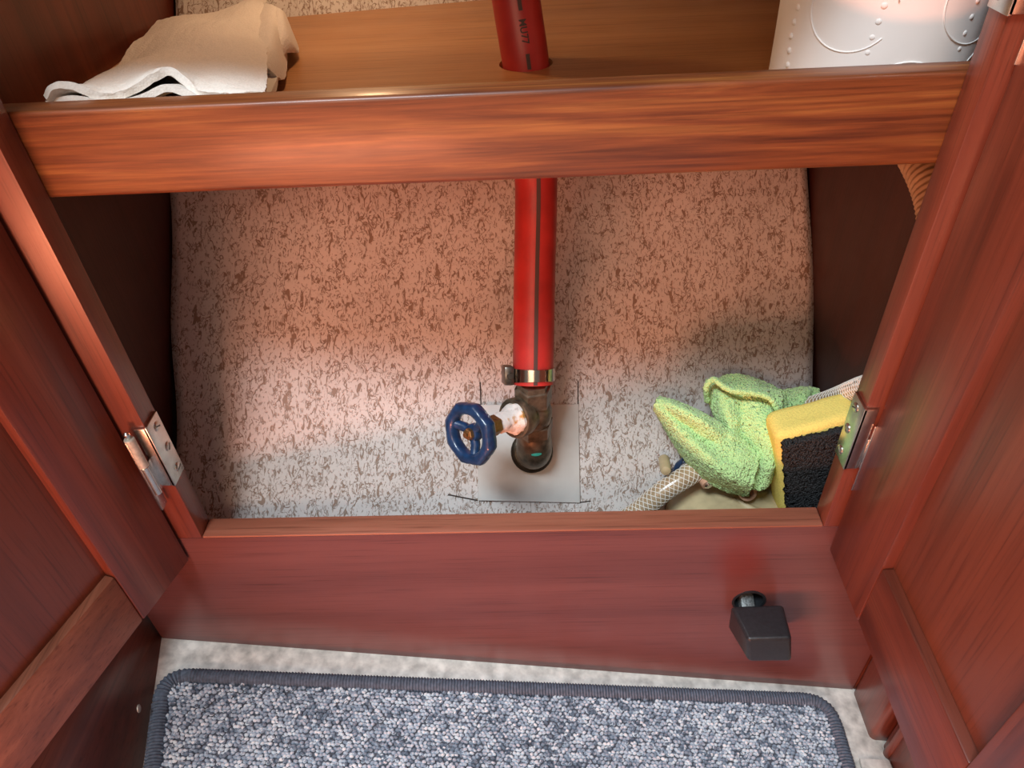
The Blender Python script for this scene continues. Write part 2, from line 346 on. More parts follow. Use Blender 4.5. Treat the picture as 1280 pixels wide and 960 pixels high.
def hinge(sx, z0, z1):
    X = lambda x: sx*x
    def bx(a,b,*r, bev=.0003):
        a, b = sorted((sx*a, sx*b)); return MB().box(a,b,*r,bev)
    h = obj('hinge', bx(.1984,.2002,-.0018,.0135,z0,z1), STEEL, cab)
    h['label'] = 'cranked steel hinge'
    obj('front_flange', bx(.1986,.2062,-.0018,-.0002,z0+.0005,z1-.0005), STEEL, h)
    obj('lug', bx(.2052,.2066,-.0058,-.0003,z0+.001,z0+.024) if sx < 0 else bx(.2056,.2285,-.0017,-.0003,z0+.001,z0+.024), STEEL, h)
    kx, ky = (.2072, -.0068) if sx < 0 else (.2290, -.0045)
    zm = z0+.023
    obj('knuckle', MB().lathe((sx*kx,ky,z0), (0,0,1), [(0,.0022),(.0004,.0026),(zm-z0-.0005,.0026),(zm-z0,.0022)], 18, ref=(1,0,0)), STEEL, h)
    obj('knuckle', MB().lathe((sx*kx,ky,zm), (0,0,1), [(0,.0024),(.0004,.0029),(z1-zm-.003,.0029),(z1-zm-.0025,.0025)], 18, ref=(1,0,0)), STEELP, h)
    obj('pin', MB().lathe((sx*kx,ky,z1-.003), (0,0,1), [(0,.0014),(.002,.0014),(.003,.0018),(.0045,.0016),(.0052,.0006)], 14, ref=(1,0,0)), STEEL, h)
    obj('door_leaf', bx(.2078,.2092,-.0095,-.0025,z0-.013,z1-.004) if sx < 0 else bx(.2068,.2285,-.0032,-.0022,z0-.017,z1-.012), STEEL, h)
    for k, ang in ((.13,.3),(.5,.9),(.86,-.5)):
        zc = z0+(z1-z0)*k; yc = .0085-.001*(k>.8)
        s_ = obj('screw', MB().lathe((sx*.1985,yc,zc), (-sx,0,0), [(0,.0030),(.0004,.0030),(.0009,.0022),(.0010,.0005)], 18), STEEL, h)
        c = MB().box(-.0003,.0003,-.0021,.0021,-.00035,.00035, 0, Matrix.Translation((sx*.1985-sx*.0009,yc,zc)) @ Matrix.Rotation(PI/2*0+ang,4,'X'))
        obj('screw_slot', c, SLOT, h)
    return h
hinge(-1, .053, .101); hinge(1, .055, .102); hinge(1, .2965, .3435); hinge(-1, .2965, .3435)

# lever in the hole
hcx, hcz = hole_c
lv = thing('lever_handle', 'black plastic lever knob poking out of the bottom board', 'lever', (hcx, -.02, hcz-.03))
obj('bushing', hb, BLACK, lv)
stem = MB(); stem.hexa([(hcx-.0062,.018,hcz-.006),(hcx+.0058,.018,hcz-.006),(hcx+.0045,.018,hcz+.004),(hcx-.0045,.018,hcz+.004),
   (hcx-.0062,-.018,hcz-.022),(hcx+.0078,-.018,hcz-.022),(hcx+.0055,-.018,hcz-.012),(hcx-.0045,-.018,hcz-.012)], .001)
obj('shaft', stem, plain('galvanised_shaft', (.20,.21,.21), .5, .6, nscale=700, nvar=.6, bmp=.3), lv)
kb = [(0.1536, -0.0060, -0.1040),(0.1944, -0.0060, -0.1124),(0.1869, -0.0080, -0.0731),(0.1511, -0.0080, -0.0742),
      (0.1613, -0.0360, -0.0997),(0.1904, -0.0360, -0.0993),(0.1845, -0.0360, -0.0695),(0.1556, -0.0360, -0.0708)]
obj('knob', MB().hexa(kb, .0028, 4), BLACK, lv)

# boards flanking the foot
tl_ = MB(); x0, x1 = -.271, -.2440
tl_.hexa([(-.2712,.0,fz(-.27)),(-.2385,-.13,fz(-.24)),(-.40,-.13,fz(-.4)),(-.40,.0,fz(-.4)),(-.2712,.0,-.03),(-.2385,-.13,-.03),(-.40,-.13,-.03),(-.40,.0,-.03)], .001)
tl_ = MB(); P0 = Vector((-.2716,0,0)); dv = Vector((.0225,-.0935,0)).normalized(); nv = Vector((-dv.y,dv.x,0)); nv = nv if nv.x < 0 else -nv
def q(p, z): return (p.x, p.y, z if z is not None else fz(p.x)-.0005)
A, B_ = P0-dv*.012, P0+dv*.34
tl_.hexa([q(A,None),q(B_,None),q(B_+nv*.13,None),q(A+nv*.13,None),q(A,-.024),(-.2740,-.34,-.024),q(B_+nv*.14,-.024),q(A+nv*.13,-.024)], .001)
t1 = struct(obj('trim_1', tl_, MW['y'], base=(-.26,-.1,-.12)), 'low mahogany board below the left door')
sc = (-0.2563, -0.0634, -0.1025)
obj('screw', MB().lathe(Vector(sc), -nv, [(0,.0028),(.0006,.0028),(.001,.002)], 16), STEELP, t1)
tr = MB(); tr.box(.2712,.29,-.040,-.0002,fz(.29)-.004,-.024,.004,seg=3)
t2 = struct(obj('trim_2', tr, MW['z'], base=(.28,-.02,-.2)), 'upright mahogany boards below the right door')
obj('board', MB().box(.280,.31,-.40,-.043,fz(.31)-.004,-.024,.002), MW['z'], t2)
obj('bead', MB().tube([(.2815,-.0505,fz(.28)),(.2815,-.0505,-.12),(.2815,-.0505,-.024)], .004, 14), MW['z'], t2)
wbx = MB().hexa([(.252,-.10,fz(.252)),(.290,-.10,fz(.29)),(.279,-.056,fz(.279)),(.256,-.056,fz(.256)),(.252,-.10,fz(.252)+.004),(.279,-.10,fz(.279)+.004),(.279,-.056,fz(.279)+.004),(.256,-.056,fz(.256)+.004)], .0008)
struct(obj('trim_3', wbx, FLOORM, base=(.265,-.07,fz(.265))), 'small whitish filler strip at the mat corner')

# ------------------------------------------------------------------ mat
def fp(x, y, h=0.): return Vector((x,y,fz(x)+h))
mat = thing('carpet_mat', 'grey flecked loop-pile mat with dark grey bound edge', 'mat', (0,-.16,fz(0)))
TL, TR = Vector((-.257,-.031)), Vector((.2455,-.0135)); BL, BR = Vector((-.172,-.36)), Vector((.236,-.36))
def rounded(P, r, n=7):
    out = []; m_ = len(P)
    for i in range(m_):
        a, b, c = P[i-1], P[i], P[(i+1)%m_]; d1 = (a-b).normalized(); d2 = (c-b).normalized()
        for k in range(n+1):
            t = k/n; out.append((b+d1*r)*(1-t)**2+b*2*t*(1-t)+(b+d2*r)*t*t)
    return out
ol = rounded([TL,TR,BR,BL], .020)
core = MB().poly([(p.x,p.y) for p in ol], [], lambda a,b,d: fp(a,b,d), .0003, .0042)
obj('backing', core, BACKING, mat)
path = []
for i in range(len(ol)):
    a, b = ol[i], ol[(i+1)%len(ol)]; n = max(1, int((b-a).length/.0011))
    path += [a+(b-a)*k/n for k in range(n)]
bm_ = MB(); n = len(path); sg = 10
rings = []
for i, p in enumerate(path):
    t = (path[(i+1)%n]-path[i-1]).normalized(); nn = Vector((-t.y,t.x)); w = 1+.10*(1 if i%2 else -1)+.05*random.random()
    c = fp(p.x,p.y,.0047)
    rings.append([c+Vector((nn.x,nn.y,nn.x*SL))*(.0054*w*math.cos(2*PI*k/sg))+Vector((0,0,1))*(.0046*w*math.sin(2*PI*k/sg)) for k in range(sg)])
bm_.add([v for r in rings for v in r], [(i*sg+k, i*sg+(k+1)%sg, ((i+1)%n)*sg+(k+1)%sg, ((i+1)%n)*sg+k) for i in range(n) for k in range(sg)])
obj('binding', bm_, BIND, mat, angle=60)
def inside(x, y, mgn):
    p = Vector((x,y)); c = [TL,TR,BR,BL]
    for i in range(4):
        e = c[(i+1)%4]-c[i]; nrm = Vector((e.y,-e.x)).normalized()
        if (p-c[i]).dot(nrm) < mgn: return False
    return True
pm = MB(); st = .0031; row = 0; y = -.016
while y > -.352:
    x = -.27+(row%2)*st/2
    while x < .25:
        jx, jy = x+random.uniform(-.0007,.0007), y+random.uniform(-.0006,.0006)
        if inside(jx, jy, .0048):
            c = fp(jx,jy,.0046+random.uniform(-.0004,.0007)); a = random.uniform(-.7,.9); rx, ry, rz = .0020, .0014, .0019
            vs = []
            for k in range(6):
                th = 2*PI*k/6; ex, ey = rx*math.cos(th), ry*math.sin(th)
                vs.append(c+Vector((ex*math.cos(a)-ey*math.sin(a), ex*math.sin(a)+ey*math.cos(a), 0)))
            for k in range(6): vs.append(c+(vs[k]-c)*.62+Vector((0,0,rz*.78)))
            vs.append(c+Vector((0,0,rz)))
            fs = [(k,(k+1)%6,6+(k+1)%6,6+k) for k in range(6)]+[(6+k,6+(k+1)%6,12) for k in range(6)]
            pm.add(vs, fs)
        x += st
    y -= st*.82; row += 1
po = obj('loop_pile', pm, PILE, mat, angle=180, fix=False); po['kind'] = 'stuff'

# ------------------------------------------------------------------ pad, valve, red hose, clamp
pc = [(-0.0221, 0.0113), (0.0517, 0.0021), (0.0508, -0.0540), (-0.0256, -0.0412)]
pd = MB().hexa([hpt(*pc[3],.0008),hpt(*pc[2],.0008),hpt(*pc[1],.0008),hpt(*pc[0],.0008),hpt(*pc[3],.0034),hpt(*pc[2],.0034),hpt(*pc[1],.0034),hpt(*pc[0],.0034)], .0006)
tag(obj('mounting_pad', pd, PADW, base=hpt(.015,-.05)), 'square white pad on the hull lining behind the valve', 'pad')

gv = thing('gate_valve', 'bronze gate valve with blue handwheel below the red hose', 'valve', (0.0147, 0.0912, -0.0206))
Fc = hpt(*(0.0148, -0.0197), .0034); nh = (hpt(.016,-.02,1)-hpt(.016,-.02,0)).normalized()
Tp = Vector((0.0190, 0.0802, 0.0584))
up = (Tp-(Fc+nh*.014)).normalized()
obj('flange', MB().lathe(Fc, nh, [(0,.0150),(.0022,.0158),(.0045,.0158),(.0058,.0146),(.0064,.0132),(.008,.0132),(.0085,.011)], 32), plain('dark_flange', (.06,.05,.035), .4, .6, nscale=200, nvar=.5), gv)
E0 = Fc+nh*.004; E1 = Fc+nh*.0145
el = spline([E0, Fc+nh*.010, E1+up*.004, E1+up*.014, E1+up*.024], 6)
L = (Tp-E1).length
obj('elbow', MB().tube(el, lambda t: .0118+.0012*math.sin(t*PI), 26, ref=(0,-1,.3)), BRONZE, gv)
hexlob = lambda a: 1/math.cos(((a+PI/6)%(PI/3))-PI/6)*.93
gm = E1+up*.011; gf = Vector((.12,-.88,.40)).normalized(); gf = (gf-up*gf.dot(up)).normalized(); gt = up.cross(gf)
obj('paint_mark', MB().slab(lambda u, v: gm+(gf*math.cos((u-.5)*.55)+gt*math.sin((u-.5)*.55))*.01325+up*((v-.5)*.0022*math.sin(PI*(.1+.8*u))), 8, 3, .0006), plain('teal_paint', (.05,.45,.36), .5), gv)
obj('hex_collar', MB().lathe(E1+up*.022, up, [(0,.0118),(.0006,.0128),(.0098,.0128),(.0104,.0118)], 48, ref=(1,-.3,0), lob=hexlob), BRONZE, gv)
Q = E1+up*.040
obj('body', MB().lathe(E1+up*.030, up, [(0,.0105),(.003,.0120),(.008,.0128),(.013,.0126),(.018,.0112),(.022,.0102)], 30), BRONZE, gv)
obj('hex_tail', MB().lathe(E1+up*.0495, up, [(0,.0112),(.0006,.0122),(L-.0495-.003,.0122),(L-.0495-.0024,.0108),(L-.0495+.0015,.0105)], 48, ref=(1,-.3,0), lob=hexlob), BRONZE, gv)
Wc = Vector((-0.0213, 0.0368, 0.0539)); w = (Wc-Q).normalized(); wl = (Wc-Q).length
obj('bonnet', MB().lathe(Q, w, [(.002,.0108),(.010,.0114),(.0122,.0136),(.0195,.0142),(.021,.0136),(.0212,.0120),(.0202,.0116),(.0202,.006)], 32), BRONZE, gv)
co = MB(); prof = [(.0195,.0108),(.0222,.0106),(.025,.0088),(.0285,.0068),(.033,.0072),(.0365,.0060),(.040,.0052)]
co.lathe(Q, w, prof, 28)
co.v = [tuple(Vector(v)+(Vector(v)-Q-w*(Vector(v)-Q).dot(w)).normalized()*.0013*noise.noise(Vector(v)*260)) for v in co.v]
obj('packing_gland', co, CORR, gv)
obj('stem_nut', MB().lathe(Q, w, [(.038,.0058),(.0388,.0066),(.0475,.0066),(.0482,.0056),(wl-.004,.0046)], 36, lob=hexlob), BRASS, gv)
# hand wheel: eight-lobed rim, hub, three spokes
a1 = Vector((0,0,1)); a1 = (a1-w*a1.dot(w)).normalized(); a2 = w.cross(a1)
hw = MB(); NU, NV_ = 128, 16
vs = []
for i in range(NU):
    th = 2*PI*i/NU; oc = math.cos(PI/8)/math.cos((th % (PI/4))-PI/8); dv_ = a1*math.cos(th)+a2*math.sin(th)
    ro_ = .0214*(oc*.75+.25)*(1-.018*max(0, math.cos(8*th+PI))**6); ri_ = .0128
    rc, rw = (ro_+ri_)/2, (ro_-ri_)/2
    for k in range(NV_):
        ph = 2*PI*k/NV_; cx_, cy_ = math.cos(ph), math.sin(ph)
        sgp = lambda q_: math.copysign(abs(q_)**.75, q_)
        vs.append(Wc+dv_*(rc+rw*sgp(cx_))+w*(.0046*sgp(cy_)))
hw.add(vs, [(i*NV_+k, ((i+1)%NU)*NV_+k, ((i+1)%NU)*NV_+(k+1)%NV_, i*NV_+(k+1)%NV_) for i in range(NU) for k in range(NV_)])
hwo = obj('handwheel', hw, BLUE, gv)
for j in range(3):
    th = 2*PI*j/3+PI/2; dv_ = a1*math.cos(th)+a2*math.sin(th)
    obj('spoke', MB().tube([Wc-w*.003+dv_*.001, Wc-w*.0025+dv_*.008, Wc+dv_*.0140], lambda t: .0034-.0003*t, 12, ref=w), BLUE, hwo)
obj('hub', MB().lathe(Wc-w*.006, w, [(0,.0052),(.001,.0060),(.005,.0058),(.0062,.005)], 24), BLUE, hwo)
obj('nut', MB().lathe(Wc, w, [(.0002,.0036),(.0028,.0036),(.0034,.003),(.0036,.0018),(.0052,.0017)], 36, lob=hexlob), BRASS, hwo)

HR = .01375
hpath = spline([Vector((0.0104, 0.1774, 0.3184)), (0.0161, 0.1618, 0.2741), (0.0208, 0.1515, 0.2400), (0.0235, 0.1511, 0.2045), (0.0245, 0.1472, 0.1666), (0.0218, 0.1165, 0.1162), (0.0193, 0.0861, 0.0660), Tp-up*.0015], 8)
rh = tag(obj('red_hose', MB().tube(hpath, HR, 36), REDH, base=Tp, angle=60), 'red rubber hose running from the valve up through the shelf', 'hose')
HP = spline(hpath, 3); cum = [0]
for a, b in zip(HP, HP[1:]): cum.append(cum[-1]+(b-a).length)
def hpos(s, ang, r):
    s = max(0, min(s, cum[-1]-1e-6)); i = 0
    while cum[i+1] < s: i += 1
    p = HP[i].lerp(HP[i+1], (s-cum[i])/(cum[i+1]-cum[i])); t = (HP[min(i+2,len(HP)-1)]-HP[max(i-1,0)]).normalized()
    a = Vector((0,-.85,.5)); a = (a-t*a.dot(t)).normalized(); b = a.cross(t)
    return p+(a*math.cos(ang)+b*math.sin(ang))*r
def s_at(z):
    for i in range(len(HP)-1):
        if HP[i+1].z <= z: return cum[i]
    return cum[-1]
def stripe(s0, s1, ang0, wid, name):
    nn = max(2, int((s1-s0)/.004)); hw_ = wid/2/HR
    obj(name, MB().slab(lambda u, v: hpos(s0+(s1-s0)*u, ang0+(v-.5)*2*hw_, HR+.00008), nn, 2, .0003), INK, rh)
s_sh = s_at(.232); stripe(s_sh+.002, cum[-1]-.0005, SANG:=.12, .0026, 'stripe')
sA = s_at(.242)
stripe(sA-.0048, sA+.0022, .10, .0022, 'dash'); stripe(sA-.046, sA-.0258, .10, .0022, 'dash')
def lettering(txt, s0, s1, ang0, hgt):
    cu = bpy.data.curves.new('lettering', 'FONT'); cu.body = txt; cu.size = 1; cu.offset = .018; tmp = bpy.data.objects.new('lettering_tmp', cu); COL.objects.link(tmp)
    dg = bpy.context.evaluated_depsgraph_get(); me = bpy.data.meshes.new_from_object(tmp.evaluated_get(dg)); bpy.data.objects.remove(tmp)
    bm = bmesh.new(); bm.from_mesh(me); bmesh.ops.triangulate(bm, faces=bm.faces[:])
    bmesh.ops.subdivide_edges(bm, edges=bm.edges[:], cuts=1); bm.verts.index_update()
    xs = [v.co.x for v in bm.verts]; ys = [v.co.y for v in bm.verts]; xa, xb, ya, yb = min(xs), max(xs), min(ys), max(ys)
    mb = MB(); mb.add([hpos(s0+(s1-s0)*(v.co.x-xa)/(xb-xa), ang0+((v.co.y-ya)/(yb-ya)-.5)*hgt/HR, HR+.00018) for v in bm.verts], [[v.index for v in f.verts] for f in bm.faces]); bm.free()
    obj('lettering', mb, INK, rh, fix=False)
lettering('MU77', sA-.0214, sA-.0092, .10, .0042)

cl = thing('hose_clamp', 'steel worm-drive clamp tightened round the lower end of the red hose', 'clamp', Tp)
sC = cum[-1]-.0065
bnd = MB()
NS = 48
vs = []
for i in range(NS):
    th = 2*PI*i/NS
    for ds, rr_ in ((-.0050,.0002),(-.0048,.0009),(.0048,.0009),(.0050,.0002)): vs.append(hpos(sC+ds, th, HR+rr_))
bnd.add(vs, [(i*4+k, ((i+1)%NS)*4+k, ((i+1)%NS)*4+k+1, i*4+k+1) for i in range(NS) for k in range(3)])
obj('band', bnd, plain('polished_steel_band', (.55,.52,.47), .18, 1.), cl)
CA = -1.35
c0 = hpos(sC, CA, HR+.0030); rad = (c0-hpos(sC,CA,0)).normalized(); ta = (hpos(sC+.005,CA,HR)-hpos(sC-.005,CA,HR)).normalized(); tg = rad.cross(ta)
Mh = Matrix((tg, ta, rad)).transposed().to_4x4(); Mh.translation = c0
DK = plain('dark_steel_housing', (.16,.14,.12), .35, .9, nscale=200, nvar=.4)
obj('housing', MB().box(-.0065,.0065,-.0064,.0064,-.0028,.0040,.0014,Mh), DK, cl)
obj('screw', MB().lathe(c0-tg*.0105, tg, [(0,.0030),(.0006,.0036),(.003,.0036),(.0032,.0026),(.016,.0026),(.018,.002)], 24, lob=lambda a: 1+.05*math.cos(6*a)), DK, cl)

# ------------------------------------------------------------------ corner beside the valve: braided hose, pump, cloth, sponge
bh = [Vector(p) for p in ((0.0681, 0.0470, -0.0638), (0.0931, 0.0560, -0.0497), (0.1135, 0.0640, -0.0345), (0.1364, 0.0740, -0.0254), (0.1738, 0.1000, -0.0227), (0.2102, 0.1120, -0.0086), (0.2320, 0.0980, 0.0193), (0.2353, 0.0700, 0.0552), (.2310,.040,.084))]
bp_ = spline(bh, 7)
bho = tag(obj('braided_hose', MB().tube(bp_, .0076, 20), HOSEC, base=bh[0], angle=60), 'clear tan hose with white braid running under the green cloth', 'hose')
HB = spline(bp_, 2); cb = [0]
for a, b in zip(HB, HB[1:]): cb.append(cb[-1]+(b-a).length)
def bpos(s, ang, r):
    s = max(0, min(s, cb[-1]-1e-6)); i = 0
    while cb[i+1] < s: i += 1
    p = HB[i].lerp(HB[i+1], (s-cb[i])/(cb[i+1]-cb[i])); t = (HB[min(i+2,len(HB)-1)]-HB[max(i-1,0)]).normalized()
    a = Vector((0,-1,0)); a = (a-t*a.dot(t)).normalized(); b = t.cross(a); return p+(a*math.cos(ang)+b*math.sin(ang))*r
br_ = MB()
for sgn in (-1, 1):
    for k in range(8):
        pts = [bpos(s*.0012, sgn*s*.0012/.030*2*PI+2*PI*k/8, .0077) for s in range(int(cb[-1]/.0012))]
        br_.tube(pts, .00032, 4, ref=(.3,.2,1))
obj('braid', br_, BRAID, bho, angle=180)

rb = [Vector(p) for p in ((.2305,.24,.216),(.2305,.15,.213),(.2308,.085,.205),(.2310,.050,.190),(.2312,.034,.16))]
rp = spline(rb, 64)
tag(obj('ribbed_hose', MB().tube(rp, .0105, 18, rfun=lambda i,k: 1+.045*math.sin(i*1.05)), RIBH, base=rb[-1], angle=180), 'brown ribbed hose coming down behind the right jamb', 'hose')

pu = thing('pump', 'cream plastic pump body lying under the green cloth', 'pump', (.165,.07,-.11))
pb = MB()
def pbody(u, v):
    th = 2*PI*u; ph = v*PI; cx, cy, cz = .166, .066, -.083
    sup = lambda c, e: math.copysign(abs(c)**e, c)
    return (cx+.050*sup(math.cos(th),.6)*math.sin(ph)**.6, cy+.036*sup(math.sin(th),.6)*math.sin(ph)**.6, cz+.036*sup(math.cos(ph),.7)+.0015*noise.noise((math.cos(th)*2,math.sin(th)*2,ph*2)))
n_u, n_v = 40, 20
pb.add([pbody(i/n_u, j/n_v) for j in range(n_v+1) for i in range(n_u)], [(j*n_u+i, j*n_u+(i+1)%n_u, (j+1)*n_u+(i+1)%n_u, (j+1)*n_u+i) for j in range(n_v) for i in range(n_u)])
obj('body', pb, CREAM, pu)
p1a, p1b = Vector((0.1382, 0.0820, -0.0289)), Vector((0.1439, 0.0640, -0.0302))
pg = obj('post', MB().tube([p1a, (p1a+p1b)/2, p1b], .0046, 18), PINKP, pu)
ax1 = (p1b-p1a).normalized()
obj('screw', MB().lathe(p1b, ax1, [(0,.0031),(.0008,.0031),(.0018,.0022),(.002,.0008)], 16), STEEL, pg)
p2 = Vector((0.1724, 0.0580, -0.0339)); ax2 = Vector((.1,-.8,.25)).normalized()
obj('outlet', MB().lathe(p2-ax2*.02, ax2, [(0,.0068),(.019,.0068),(.0205,.0060),(.0206,.0038),(.016,.0036)], 24), PINKP, pu)
sb = [Vector(p) for p in ((0.1150, 0.0800, -0.0454), (0.1196, 0.0780, -0.0327), (0.1260, 0.0780, -0.0199), (0.1374, 0.0820, -0.0118))]
obj('strap', MB().slab(lambda u, v: Vector(spline(sb, 8)[min(24,int(round(u*24)))])+Vector((.55,.0,.75)).normalized()*(.0085*(v-.5)), 24, 4, .004), BLUEP, pu)
p3 = Vector((0.1148, 0.0740, -0.0256))
obj('peg', MB().lathe(p3-Vector((0,-.012,0)), (-.1,-1,.35), [(0,.0042),(.016,.0042),(.0185,.0034),(.0195,.0015)], 16), CREAM, pu)

gc = MB()
FD = Vector((0,-.75,.66))
def terry(fn, fold, amp=.0011):
    def g(u, v):
        p = fn(u, v); e = min(1, 6*min(u, 1-u), 6*min(v, 1-v))
        p = p+FD*(fold(u, v)*e)
        p += FD*(.0028*noise.noise(p*62)+.0013*noise.noise(p*140+Vector((3,1,8))))
        k = p*760
        return p+Vector((noise.noise(k+Vector((9,1,4)))*amp*.7, -abs(noise.noise(k))*amp, noise.noise(k+Vector((3,7,2)))*amp*.7))
    return g
SN = math.sin
FOLDS = [lambda u, v: .0062*SN(7.5*u+2.6*v+.6)*SN(PI*v)+.0020*SN(15*u-3*v),
         lambda u, v: .0085*SN(8.2*v+2.2*u*v+.3)*(.35+.65*u),
         lambda u, v: .0028*SN(9*v+1.5), lambda u, v: .0028*SN(11*v+4*u)]
PATCH = [
 [[(0.1090, 0.1000, 0.0241),(0.1317, 0.0880, 0.0271),(0.1506, 0.0800, 0.0154),(0.1766, 0.0660, -0.0000)],
  [(0.1038, 0.0900, 0.0293),(0.1214, 0.0700, 0.0334),(0.1427, 0.0560, 0.0221),(0.1701, 0.0480, -0.0001)],
  [(0.1035, 0.0920, 0.0229),(0.1169, 0.0680, 0.0204),(0.1357, 0.0460, 0.0032),(0.1659, 0.0420, -0.0095)],
  [(0.1099, 0.1040, 0.0055),(0.1243, 0.0860, -0.0138),(0.1346, 0.0640, -0.0352),(0.1709, 0.0540, -0.0301)]],
 [[(0.1472, 0.1200, 0.0233),(0.1543, 0.1000, 0.0309),(0.1716, 0.1120, 0.0276),(0.1985, 0.1080, 0.0193)],
  [(0.1438, 0.1080, 0.0134),(0.1550, 0.0780, 0.0323),(0.1736, 0.0820, 0.0243),(0.1956, 0.0900, 0.0154)],
  [(0.1535, 0.0920, 0.0040),(0.1582, 0.0600, 0.0207),(0.1774, 0.0620, 0.0150),(0.1923, 0.0720, 0.0014)],
  [(0.1668, 0.0640, -0.0258),(0.1712, 0.0500, -0.0238),(0.1807, 0.0480, -0.0235),(0.1870, 0.0600, -0.0169)]],
 [[(0.1535, 0.1280, 0.0132),(0.1678, 0.1260, 0.0268),(0.1735, 0.1240, 0.0252),(0.2051, 0.1180, 0.0104)],
  [(0.1529, 0.1180, 0.0123),(0.1633, 0.1080, 0.0313),(0.1727, 0.1060, 0.0296),(0.2034, 0.1080, 0.0114)],
  [(0.1593, 0.1100, 0.0095),(0.1644, 0.0940, 0.0297),(0.1792, 0.0940, 0.0247),(0.2038, 0.1020, 0.0073)],
  [(0.1692, 0.1000, 0.0071),(0.1754, 0.0920, 0.0174),(0.1876, 0.0920, 0.0123),(0.2017, 0.0980, 0.0007)]],
 [[(0.1970, 0.1280, -0.0029),(0.2110, 0.1260, 0.0065),(0.2232, 0.1240, 0.0110),(0.2325, 0.1240, 0.0067)],
  [(0.1942, 0.1180, -0.0012),(0.2061, 0.1120, 0.0125),(0.2179, 0.1100, 0.0169),(0.2321, 0.1180, 0.0079)],
  [(0.1936, 0.1140, -0.0099),(0.2055, 0.1060, 0.0068),(0.2172, 0.1040, 0.0121),(0.2345, 0.1140, 0.0050)],
  [(0.1959, 0.1120, -0.0293),(0.2099, 0.1060, -0.0154),(0.2231, 0.1060, -0.0076),(0.2343, 0.1140, -0.0047)]],
]
for pt, fo in zip(PATCH, FOLDS): gc.slab(terry(bez(pt), fo), 110, 110, .0032)
hem = [Vector(p) for p in ((0.1439, 0.1000, 0.0190), (0.1416, 0.1000, 0.0328), (0.1458, 0.1020, 0.0384), (0.1495, 0.0980, 0.0380), (0.1569, 0.0920, 0.0362), (0.1709, 0.0900, 0.0352), (0.1832, 0.0880, 0.0313), (0.1890, 0.0840, 0.0242))]
hp_ = spline(hem, 14)
hp_ = [p+Vector((noise.noise(p*700),noise.noise(p*700+Vector((2,2,2))),noise.noise(p*700+Vector((5,1,2)))))*.0006 for p in hp_]
gc.tube(hp_, .0021, 10, rfun=lambda i,k: 1+.35*noise.noise((i*.9,k*1.3,4)))
tag(obj('microfibre_cloth', gc, GREEN, base=(.16,.08,-.03), angle=180), 'crumpled lime green terry cleaning cloth beside the sponge', 'cloth')

sp = thing('sponge', 'yellow kitchen sponge with black scouring face behind the right jamb', 'sponge', (.21,.07,-.06))
o_ = Vector((0.1829, 0.0480, 0.0258)); r_ = Vector((.0358,.004,.0077)).normalized(); d_ = Vector((.0155,-.004,-.068)).normalized(); b_ = r_.cross(d_); b_ = b_ if b_.y > 0 else -b_
Ms = Matrix((r_, b_, d_)).transposed().to_4x4(); Ms.translation = o_
sg_ = MB(); bm = bmesh.new(); bmesh.ops.create_cube(bm, size=1)
for v in bm.verts: v.co = Vector((-.0025+(v.co.x+.5)*.058, .004+(v.co.y+.5)*.027, -.006+(v.co.z+.5)*.085))
bmesh.ops.bevel(bm, geom=bm.edges[:], offset=.006, segments=4, affect='EDGES', profile=.5)
bmesh.ops.subdivide_edges(bm, edges=[e for e in bm.edges if e.calc_length() > .01], cuts=8, use_grid_fill=True)
for v in bm.verts:
    v.co += Vector((noise.noise(v.co*60), noise.noise(v.co*60+Vector((4,4,4))), noise.noise(v.co*60+Vector((8,1,2)))))*.0011
sg_.bm(bm, Ms)
obj('foam', sg_, SPONGE, sp, angle=180)
sc_ = MB(); sc_.slab(lambda u, v: Ms @ Vector((.0+u*.054+.0005*noise.noise((v*40,1,1)), .0015+.0008*noise.noise((u*25,v*30,2)), .0+v*.077+.0006*noise.noise((u*40,2,7)))), 60, 80, lambda u, v: .0058+.0012*noise.noise((u*90,v*120,0)))
obj('scourer', sc_, SCOUR, sp, angle=180)

# ------------------------------------------------------------------ shelf: towel and paper roll
tw = thing('folded_towel', 'folded off-white hand towel with wavy hem on the shelf', 'towel', (-.16,.12,.242))
def lerp(a, b, t): return Vector(a)*(1-t)+Vector(b)*t
def layer(front, mid, back, amp, seed):
    F, Mi, Bk = spline(front, 12), spline(mid, 12), spline(back, 12)
    def samp(C_, t):
        x = t*(len(C_)-1); i = min(int(x), len(C_)-2); return C_[i].lerp(C_[i+1], x-i)
    def fn(u, v):
        a, b, c = samp(F,u), samp(Mi,u), samp(Bk,u)
        p = a*(1-v)*(1-2*v)+b*4*v*(1-v)+c*v*(2*v-1)
        p.z += amp*noise.noise((p.x*28+seed, p.y*20, seed))*min(1, v*4)
        p += Vector((0,0,.0005*noise.noise(p*300)))
        return p
    return fn
topF = [(-0.1939, 0.0340, 0.2720), (-0.1894, 0.0360, 0.2760), (-0.1825, 0.0400, 0.2744), (-0.1732, 0.0420, 0.2688), (-0.1622, 0.0460, 0.2687), (-0.1499, 0.0500, 0.2737), (-0.1420, 0.0520, 0.2756), (-0.1358, 0.0500, 0.2710), (-0.1289, 0.0460, 0.2670), (-0.1119, 0.0400, 0.2672), (-0.0969, 0.0360, 0.2682)]
topM = [(-0.2001, 0.0905, 0.2620), (-0.1929, 0.0933, 0.2640), (-0.1826, 0.1011, 0.2660), (-0.1741, 0.1130, 0.2670), (-0.1590, 0.1193, 0.2670), (-0.1400, 0.1141, 0.2660), (-0.1142, 0.1019, 0.2620)]
